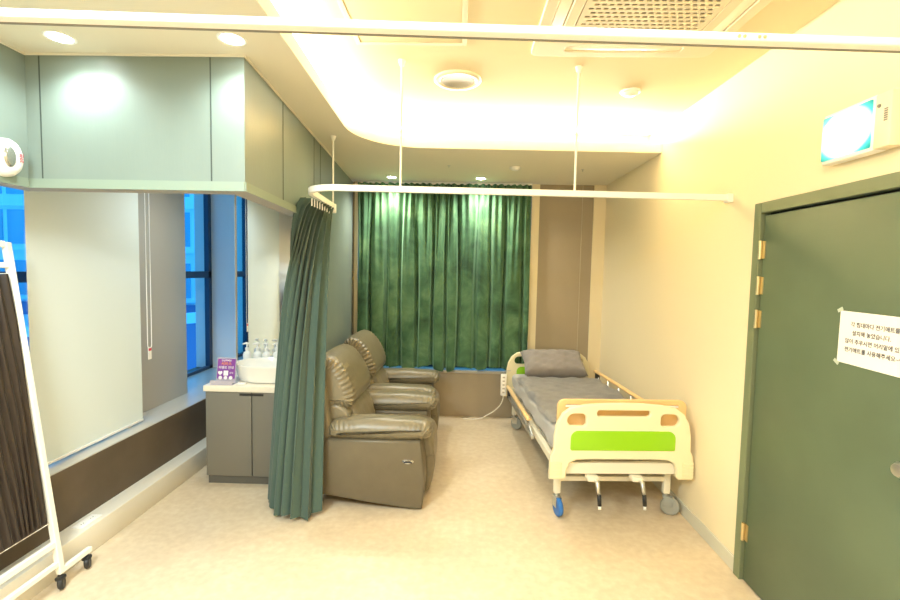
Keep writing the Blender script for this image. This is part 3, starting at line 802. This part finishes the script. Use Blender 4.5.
for u in (-.04, 0, .04): lathe('print_dot', [(0, .001), (.014, .001), (.014, 0)], M['pale_print'], sg, tuple(RX(math.radians(-10)) @ Vector((u, -.0028, .042))), RX(math.radians(80)), 16)
bm = bmesh.new(); add_box(bm, -.085, .085, -.06, .03, 0, .004, .001); add_box(bm, -.085, .085, -.062, -.058, 0, .034, .001)
acr = mat('clear acrylic', (.75, .70, .78), .1, trans=.5, spec=.5); from_bm('acrylic_stand', bm, acr, sg)
bm = bmesh.new(); t = bmesh.new(); add_box(t, -.075, .075, .003, .006, .0, .195, .001); merge(bm, t, RX(math.radians(-10))); from_bm('back_plate', bm, acr, sg)
tag(box('soap_bar_dish', -1.675, -1.615, 3.395 + .03, 3.47, .757, .772, M['ceramic'], None, bev=.006), 'tiny white dish on the worktop in front of the basin', 'dish')

# ---------------------------------------------------------------- roller blind
rb = thing('roller_blind', 'wide pale grey roller blind lowered over the left window', 'blind', (-2.30, 2.85, 1.5))
bm = bmesh.new(); add_box(bm, -.0012, .0012, -.435, .43, -.975, 1.0); from_bm('blind_fabric', bm, M['blind'], rb)
box('bottom_bar', -.006, .008, -.435, .43, -.985, -.97, M['rail_white'], rb, bev=.002)
tube('roller_tube', [(.0, -.445, 1.03), (.0, .44, 1.03)], .034, M['blind'], rb, 16)
loop = []
for k in range(13):
    a = PI + PI * k / 12; loop.append((.02, .495 + .022 * math.cos(a), -.44 + .022 * math.sin(a)))
cd = tube('pull_cord', [(.02, .473, 1.05)] + loop + [(.02, .517, 1.05)], .003, M['rail_white'], rb, 6)
box('cord_tag', .017, .021, .478, .512, -.545, -.455, M['paper'], cd); box('tag_print', .0205, .022, .480, .510, -.482, -.462, M['red'], cd)

# socket on the ledge
so = thing('ledge_socket', 'white double power socket lying on the pale ledge under the blind', 'socket', (-2.135, 2.56, .155))
box('socket_plate', -.032, .032, -.075, .075, 0, .007, M['plastic'], so, bev=.003)
for q in (-1, 1):
    s_ = lathe('socket_well', [(0, .0075), (.018, .0075), (.021, .0085), (.023, .007)], M['rail_white'], so, (0, q * .035, 0), n=20)
    bm = bmesh.new(); add_tube(bm, [(0, q * .035 - .008, .007), (0, q * .035 - .008, .0085)], .003, 8); add_tube(bm, [(0, q * .035 + .008, .007), (0, q * .035 + .008, .0085)], .003, 8)
    from_bm('pin_holes', bm, M['black'], s_)

# ---------------------------------------------------------------- folding screen leaning to the window wall
fs = thing('folding_screen', 'white framed privacy screen with dark brown pleated fabric leaning by the blind', 'screen', (-1.985, 2.235, .0))
fs.rotation_euler = (0, math.radians(-7.4), 0)
def bar(bm, a, b, w=.015):
    add_tube(bm, [a, b], w, 8)
y0, y1 = -1.35, 0.0
bm = bmesh.new()
add_box(bm, -.014, .014, -.03, .0, .10, 1.76, .004)
from_bm('upright', bm, M['white_metal'], fs)
bm = bmesh.new(); add_box(bm, -.014, .014, y0, y0 + .03, .10, 1.76, .004); from_bm('upright', bm, M['white_metal'], fs)
for z0, z1 in ((1.735, 1.765), (1.635, 1.66), (.225, .255), (.125, .15)):
    bm = bmesh.new(); add_box(bm, -.012, .012, y0 + .03, -.03, z0, z1, .003); from_bm('cross_bar', bm, M['white_metal'], fs)
def pleats():
    bm = bmesh.new(); nu, nv = 260, 24; G = []
    for j in range(nv + 1):
        v = j / nv; row = []
        for i in range(nu + 1):
            t = i / nu; y = y0 + .035 + t * (1.35 - .075)
            k = t * 34 + .5 * math.sin(t * 21) + .12 * math.sin(v * 9 + t * 60)
            x = .012 * (1 - .5 * v * (1 - v)) * math.sin(2 * PI * k) + .006 * math.sin(v * 3 + t * 20)
            row.append(bm.verts.new((x, y + .004 * math.sin(v * 7 + t * 30), 1.60 + v * (.36 - 1.60) + .004 * math.sin(2 * PI * k))))
        G.append(row)
    for j in range(nv):
        for i in range(nu): bm.faces.new((G[j][i], G[j][i + 1], G[j + 1][i + 1], G[j + 1][i]))
    return from_bm('pleated_fabric', bm, M['screen_fabric'], fs, smooth=True)
pleats()
for z in (1.607, .352): tube('fabric_rod', [(0, y0 + .03, z), (0, -.03, z)], .0022, M['white_metal'], fs, 8)
for yy in (0.0, y0):
    bm = bmesh.new(); add_box(bm, -.013, .013, yy - .03, yy + .175, .080, .108, .004); ft = from_bm('foot_bar', bm, M['white_metal'], fs)
    for yc in (yy - .02, yy + .145):
        bm = bmesh.new(); add_lathe(bm, [(0, -.011), (.026, -.012), (.031, -.006), (.031, .006), (.026, .012), (0, .011)], 22, Matrix.Translation((.0, yc, .034)) @ RZ(.5) @ RY(PI / 2))
        add_tube(bm, [(0, yc, .034), (0, yc, .085)], .010, 10); add_box(bm, -.018, .018, yc - .02, yc + .02, .05, .072, .008)
        from_bm('caster', bm, M['black'], ft, smooth=True, angle=.6)

# ---------------------------------------------------------------- ceiling fittings
def downlight(loc, lab):
    d = thing('downlight', lab, 'downlight', loc, 'small recessed downlights')
    lathe('rim', [(.044, -.001), (.056, -.004), (.060, -.001), (.060, 0)], M['plastic'], d, n=28)
    lathe('lens', [(0, -.002), (.045, -.002), (.045, 0)], M['lamp'], d, n=28)
    return d
LOWL = [(-1.74, 2.02, 'bright recessed downlight near the left end of the green bulkhead'), (-.995, 2.02, 'bright recessed downlight at the corner of the green bulkhead'),
        (-.745, 4.92, 'recessed downlight above the sofas, left of the back pair'), (.187, 4.92, 'recessed downlight in front of the window, right of the back pair')]
d0 = None
for x, y, lab in LOWL:
    if d0 is None: d0 = downlight((x, y, ZL), lab)
    else: dup(d0, (x, y, ZL), lab)
def lamp(name, kind, loc, energy, col, size=.05, rot=(0, 0, 0), sizey=None, spot=None, blend=.6):
    l = bpy.data.lights.new(name, kind); l.energy = energy; l.color = col
    if kind == 'AREA':
        l.size = size
        if sizey: l.shape = 'RECTANGLE'; l.size_y = sizey
    elif kind == 'SPOT':
        l.shadow_soft_size = size; l.spot_size = math.radians(spot or 110); l.spot_blend = blend
    else: l.shadow_soft_size = size
    o = bpy.data.objects.new(name, l); C.objects.link(o); o.location = loc; o.rotation_euler = rot; return o
COOL = (.86, 1.0, 1.0); WARM = (1.0, .88, .68); NEUT = (1.0, .95, .86)
lamp('downlight_lamp', 'SPOT', (-1.74, 2.02, ZL - .02), 13, COOL, .03, spot=150, blend=.8)
lamp('downlight_lamp', 'SPOT', (-.995, 2.02, ZL - .02), 13, COOL, .03, spot=150, blend=.8)
lamp('downlight_lamp', 'SPOT', (-.745, 4.92, ZL - .02), 44, (1.0, .96, .82), .03, spot=150, blend=.8)
lamp('downlight_lamp', 'SPOT', (.187, 4.92, ZL - .02), 44, (1.0, .96, .82), .03, spot=150, blend=.8)
lamp('alcove_fill', 'SPOT', (-1.72, 3.5, ZL - .02), 26, (.9, 1, 1), .04, spot=150, blend=.8)  # no fitting here; unseen lamp added to brighten the alcove and basin
# LED strips inside the cove, aimed across the tray ceiling
COVE = (1.0, .92, .75)
lamp('cove_lamp', 'AREA', (.45, 3.93, ZL + .10), 48, COVE, 2.2, (math.radians(-125), 0, 0), .05)
lamp('cove_lamp', 'AREA', (-.93, 1.2, ZL + .10), 28, COVE, .05, (0, math.radians(-125), 0), 4.2)
lamp('cove_lamp', 'AREA', (-.85, 3.62, ZL + .10), 10, COVE, .5, (math.radians(-125), 0, math.radians(45)), .05)
lamp('ceiling_fill', 'AREA', (-1.35, .5, ZL - .03), 74, (.84, .98, 1.0), .5, (0, 0, 0), .5)  # not part of the cove: unseen cool lamp added to brighten the left side
# unseen area lamps, general fill added over and behind the camera
lamp('ceiling_fill', 'AREA', (-.2, -.6, ZH - .03), 50, NEUT, 1.2, (0, 0, 0), .6)
lamp('ceiling_fill', 'AREA', (.6, 1.0, ZH - .03), 12, WARM, .5, (0, 0, 0), .5)

rl = thing('round_ceiling_diffuser', 'round white recessed air diffuser in the middle of the tray ceiling', 'ceiling vent', (-.045, 2.93, ZH))
lathe('outer_ring', [(.098, -.002), (.108, -.012), (.135, -.014), (.145, -.006), (.146, 0)], M['grille'], rl, n=40)
lathe('inner_cone', [(0, -.002), (.06, -.004), (.098, -.010), (.100, 0)], M['taupe_grey'], rl, n=40)
def detector(loc, lab, r):
    d = thing('smoke_detector', lab, 'smoke detector', loc)
    lathe('detector_base', [(0, -.012), (r, -.012), (r * 1.05, -.006), (r * 1.05, 0)], M['plastic'], d, n=28)
    lathe('detector_dome', [(0, -.03), (r * .55, -.028), (r * .75, -.02), (r * .8, -.012)], M['plastic'], d, n=28)
detector((1.06, 3.08, ZH), 'round white smoke detector on the glowing tray ceiling near the right wall', .06)
detector((.48, 4.38, ZL), 'small white smoke detector on the lower ceiling right of the downlights', .05)
sk = thing('sprinkler_head', 'tiny sprinkler head in the lower ceiling between the two back downlights', 'sprinkler', (-.13, 4.34, ZL))
lathe('escutcheon', [(0, -.004), (.012, -.004), (.016, 0)], M['steel'], sk, n=16)
tube('sprinkler_pin', [(0, 0, -.003), (0, 0, -.02)], .004, M['steel'], sk, 8)
dup(sk, (1.11, 4.42, ZL), 'tiny sprinkler head in the lower ceiling nearest the right wall')

# cassette air conditioner
ax0, ax1, ay0, ay1 = .34, 1.27, 1.66, 2.56
ac = thing('ceiling_air_conditioner', 'square cassette air conditioner with perforated grille in the tray ceiling', 'air conditioner', ((ax0 + ax1) / 2, (ay0 + ay1) / 2, ZH))
hw, hh = (ax1 - ax0) / 2, (ay1 - ay0) / 2
XYd = Matrix(((1, 0, 0, 0), (0, 1, 0, 0), (0, 0, -1, 0), (0, 0, 0, 1)))
sl = []
iw = .295
loops = [rrect(-hw, hw, -hh, hh, .05), rrect(-iw, iw, hh - .115, hh - .055, .02), rrect(-iw, iw, -hh + .055, -hh + .115, .02), rrect(hw - .115, hw - .055, -iw, iw, .02), rrect(-hw + .055, -hw + .115, -iw, iw, .02), rrect(-.30, .30, -.30, .30, .01)]
plate('panel', loops, .022, M['grille'], ac, bev=.005, mtx=Matrix.Translation((0, 0, -.012)) @ XYd)
for (a, b, c, d) in ((-iw, iw, hh - .112, hh - .058), (-iw, iw, -hh + .058, -hh + .112), (hw - .112, hw - .058, -iw, iw), (-hw + .058, -hw + .112, -iw, iw)):
    box('louver', a, b, c, d, -.016, -.008, M['ac_white'], ac, bev=.003)
holes = []
n = 17
for i in range(n):
    for j in range(n):
        u = -.255 + .51 * i / (n - 1) + (.008 if j % 2 else -.008); v = -.255 + .51 * j / (n - 1); holes.append([(u - .0105, v - .0075), (u + .0105, v - .0075), (u + .0105, v + .0075), (u - .0105, v + .0075)])
g = plate('intake_grille', [rrect(-.297, .297, -.297, .297, .008)] + holes, .006, M['grille'], ac, bev=.0008, mtx=Matrix.Translation((0, 0, -.019)) @ XYd)
box('intake_recess', -.29, .29, -.29, .29, -.010, -.006, M['grille_dark'], ac)
# access hatch
ah = thing('ceiling_access_hatch', 'flat square access hatch framed flush in the ceiling, left of the air conditioner', 'ceiling hatch', (-.28, 2.20, ZH))
plate('hatch_frame', [rrect(-.285, .285, -.285, .285, .004), rrect(-.262, .262, -.262, .262, .003)], .008, M['grille'], ah, bev=.002, mtx=Matrix.Translation((0, 0, -.003)) @ XYd)
box('hatch_panel', -.258, .258, -.258, .258, -.004, .0, M['ceil'], ah)
# emergency light on the left panel
el = thing('emergency_light', 'round white wall fitting with a silver reflector and red print, at the left edge', 'emergency light', (HX0, 2.04, 2.11))
lathe('fitting_housing', [(0, .06), (.05, .06), (.072, .052), (.082, .035), (.085, 0)], M['plastic'], el, n=32, rot=RY(PI / 2), sx=1.0, sy=.72)
lathe('reflector', [(0, .064), (.034, .066), (.044, .061), (.046, .058)], M['dark_lens'], el, (0, -.018, .0), RY(PI / 2), 24, sx=1.0, sy=.6)
text_mesh('lettering', '20분', .022, M['red'], Matrix.Translation((.061, .034, .005)) @ Matrix(((0, 0, 1, 0), (1, 0, 0, 0), (0, 1, 0, 0), (0, 0, 0, 1))) @ RZ(PI / 2), el)

# ---------------------------------------------------------------- outside
nb = thing('neighbouring_building', 'shaded dark blue neighbouring building, seen only in the mirror through the window', 'building', (-11, -8, 0))
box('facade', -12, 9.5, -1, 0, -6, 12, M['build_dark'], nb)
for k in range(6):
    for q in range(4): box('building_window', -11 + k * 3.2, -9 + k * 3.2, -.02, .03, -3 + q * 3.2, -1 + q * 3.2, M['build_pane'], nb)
YO = 15.0
ob_ = thing('office_building', 'pale office building with rows of windows seen through the left windows', 'building', (-14, YO, 0))
box('facade', -9, 5.5, 0, 1, -6, 9, M['build'], ob_)
zz = lambda y: 1.65 + (264 - y) * YO / 465
rows = [(zz(245), zz(211)), (zz(297), zz(262)), (zz(203) + .25, zz(203) + 1.6), (zz(203) + 2.2, zz(203) + 3.8)]
for (a, b) in rows:
    for k in range(9):
        x = -8.6 + k * 1.55
        w = box('building_window', x, x + 1.38, -.03, .05, a, b, M['build_pane'], ob_)
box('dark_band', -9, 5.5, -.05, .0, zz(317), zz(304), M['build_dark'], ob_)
for z in (zz(206), zz(250), zz(300)): box('ledge', -9, 5.5, -.15, .0, z - .05, z + .05, M['build'], ob_)
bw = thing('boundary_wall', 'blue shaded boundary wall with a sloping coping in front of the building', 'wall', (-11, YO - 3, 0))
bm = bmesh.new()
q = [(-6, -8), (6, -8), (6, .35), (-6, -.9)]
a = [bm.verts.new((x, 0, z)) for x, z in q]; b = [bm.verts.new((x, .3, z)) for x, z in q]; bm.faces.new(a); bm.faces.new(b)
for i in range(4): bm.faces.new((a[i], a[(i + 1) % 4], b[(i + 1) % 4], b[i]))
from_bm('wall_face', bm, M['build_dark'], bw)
bm = bmesh.new()
q = [(-6, -.9), (6, .35), (6, .62), (-6, -.63)]
a = [bm.verts.new((x, -.05, z)) for x, z in q]; b = [bm.verts.new((x, .35, z)) for x, z in q]; bm.faces.new(a); bm.faces.new(b)
for i in range(4): bm.faces.new((a[i], a[(i + 1) % 4], b[(i + 1) % 4], b[i]))
from_bm('coping', bm, M['build'], bw)

w = bpy.data.worlds.new('dusk sky'); bpy.context.scene.world = w; w.use_nodes = True
bg = w.node_tree.nodes['Background']; bg.inputs[0].default_value = (.055, .46, .95, 1); bg.inputs[1].default_value = 1.35

# ---------------------------------------------------------------- camera
cam = bpy.data.cameras.new('camera'); co = bpy.data.objects.new('camera', cam); C.objects.link(co)
cam.sensor_width = 36; cam.lens = 465 / 900 * 36; cam.clip_start = .05
R = Matrix(((0.9995221900312635, -0.021392404381939553, 0.02231046099627452), (0.02360346552404844, 0.06222731819976407, -0.9977828607893204), (0.019956654287775044, 0.9978327143887521, 0.06270252024610609)))
co.matrix_world = Matrix.Translation((0, 0, 1.65)) @ R.to_4x4()
bpy.context.scene.camera = co
s = bpy.context.scene
s.view_settings.view_transform = 'Standard'; s.view_settings.look = 'None'; s.view_settings.exposure = 0.68; s.view_settings.gamma = 1.0
s.cycles.max_bounces = 10; s.cycles.diffuse_bounces = 6; s.cycles.use_denoising = True
s.cycles.sample_clamp_indirect = 8
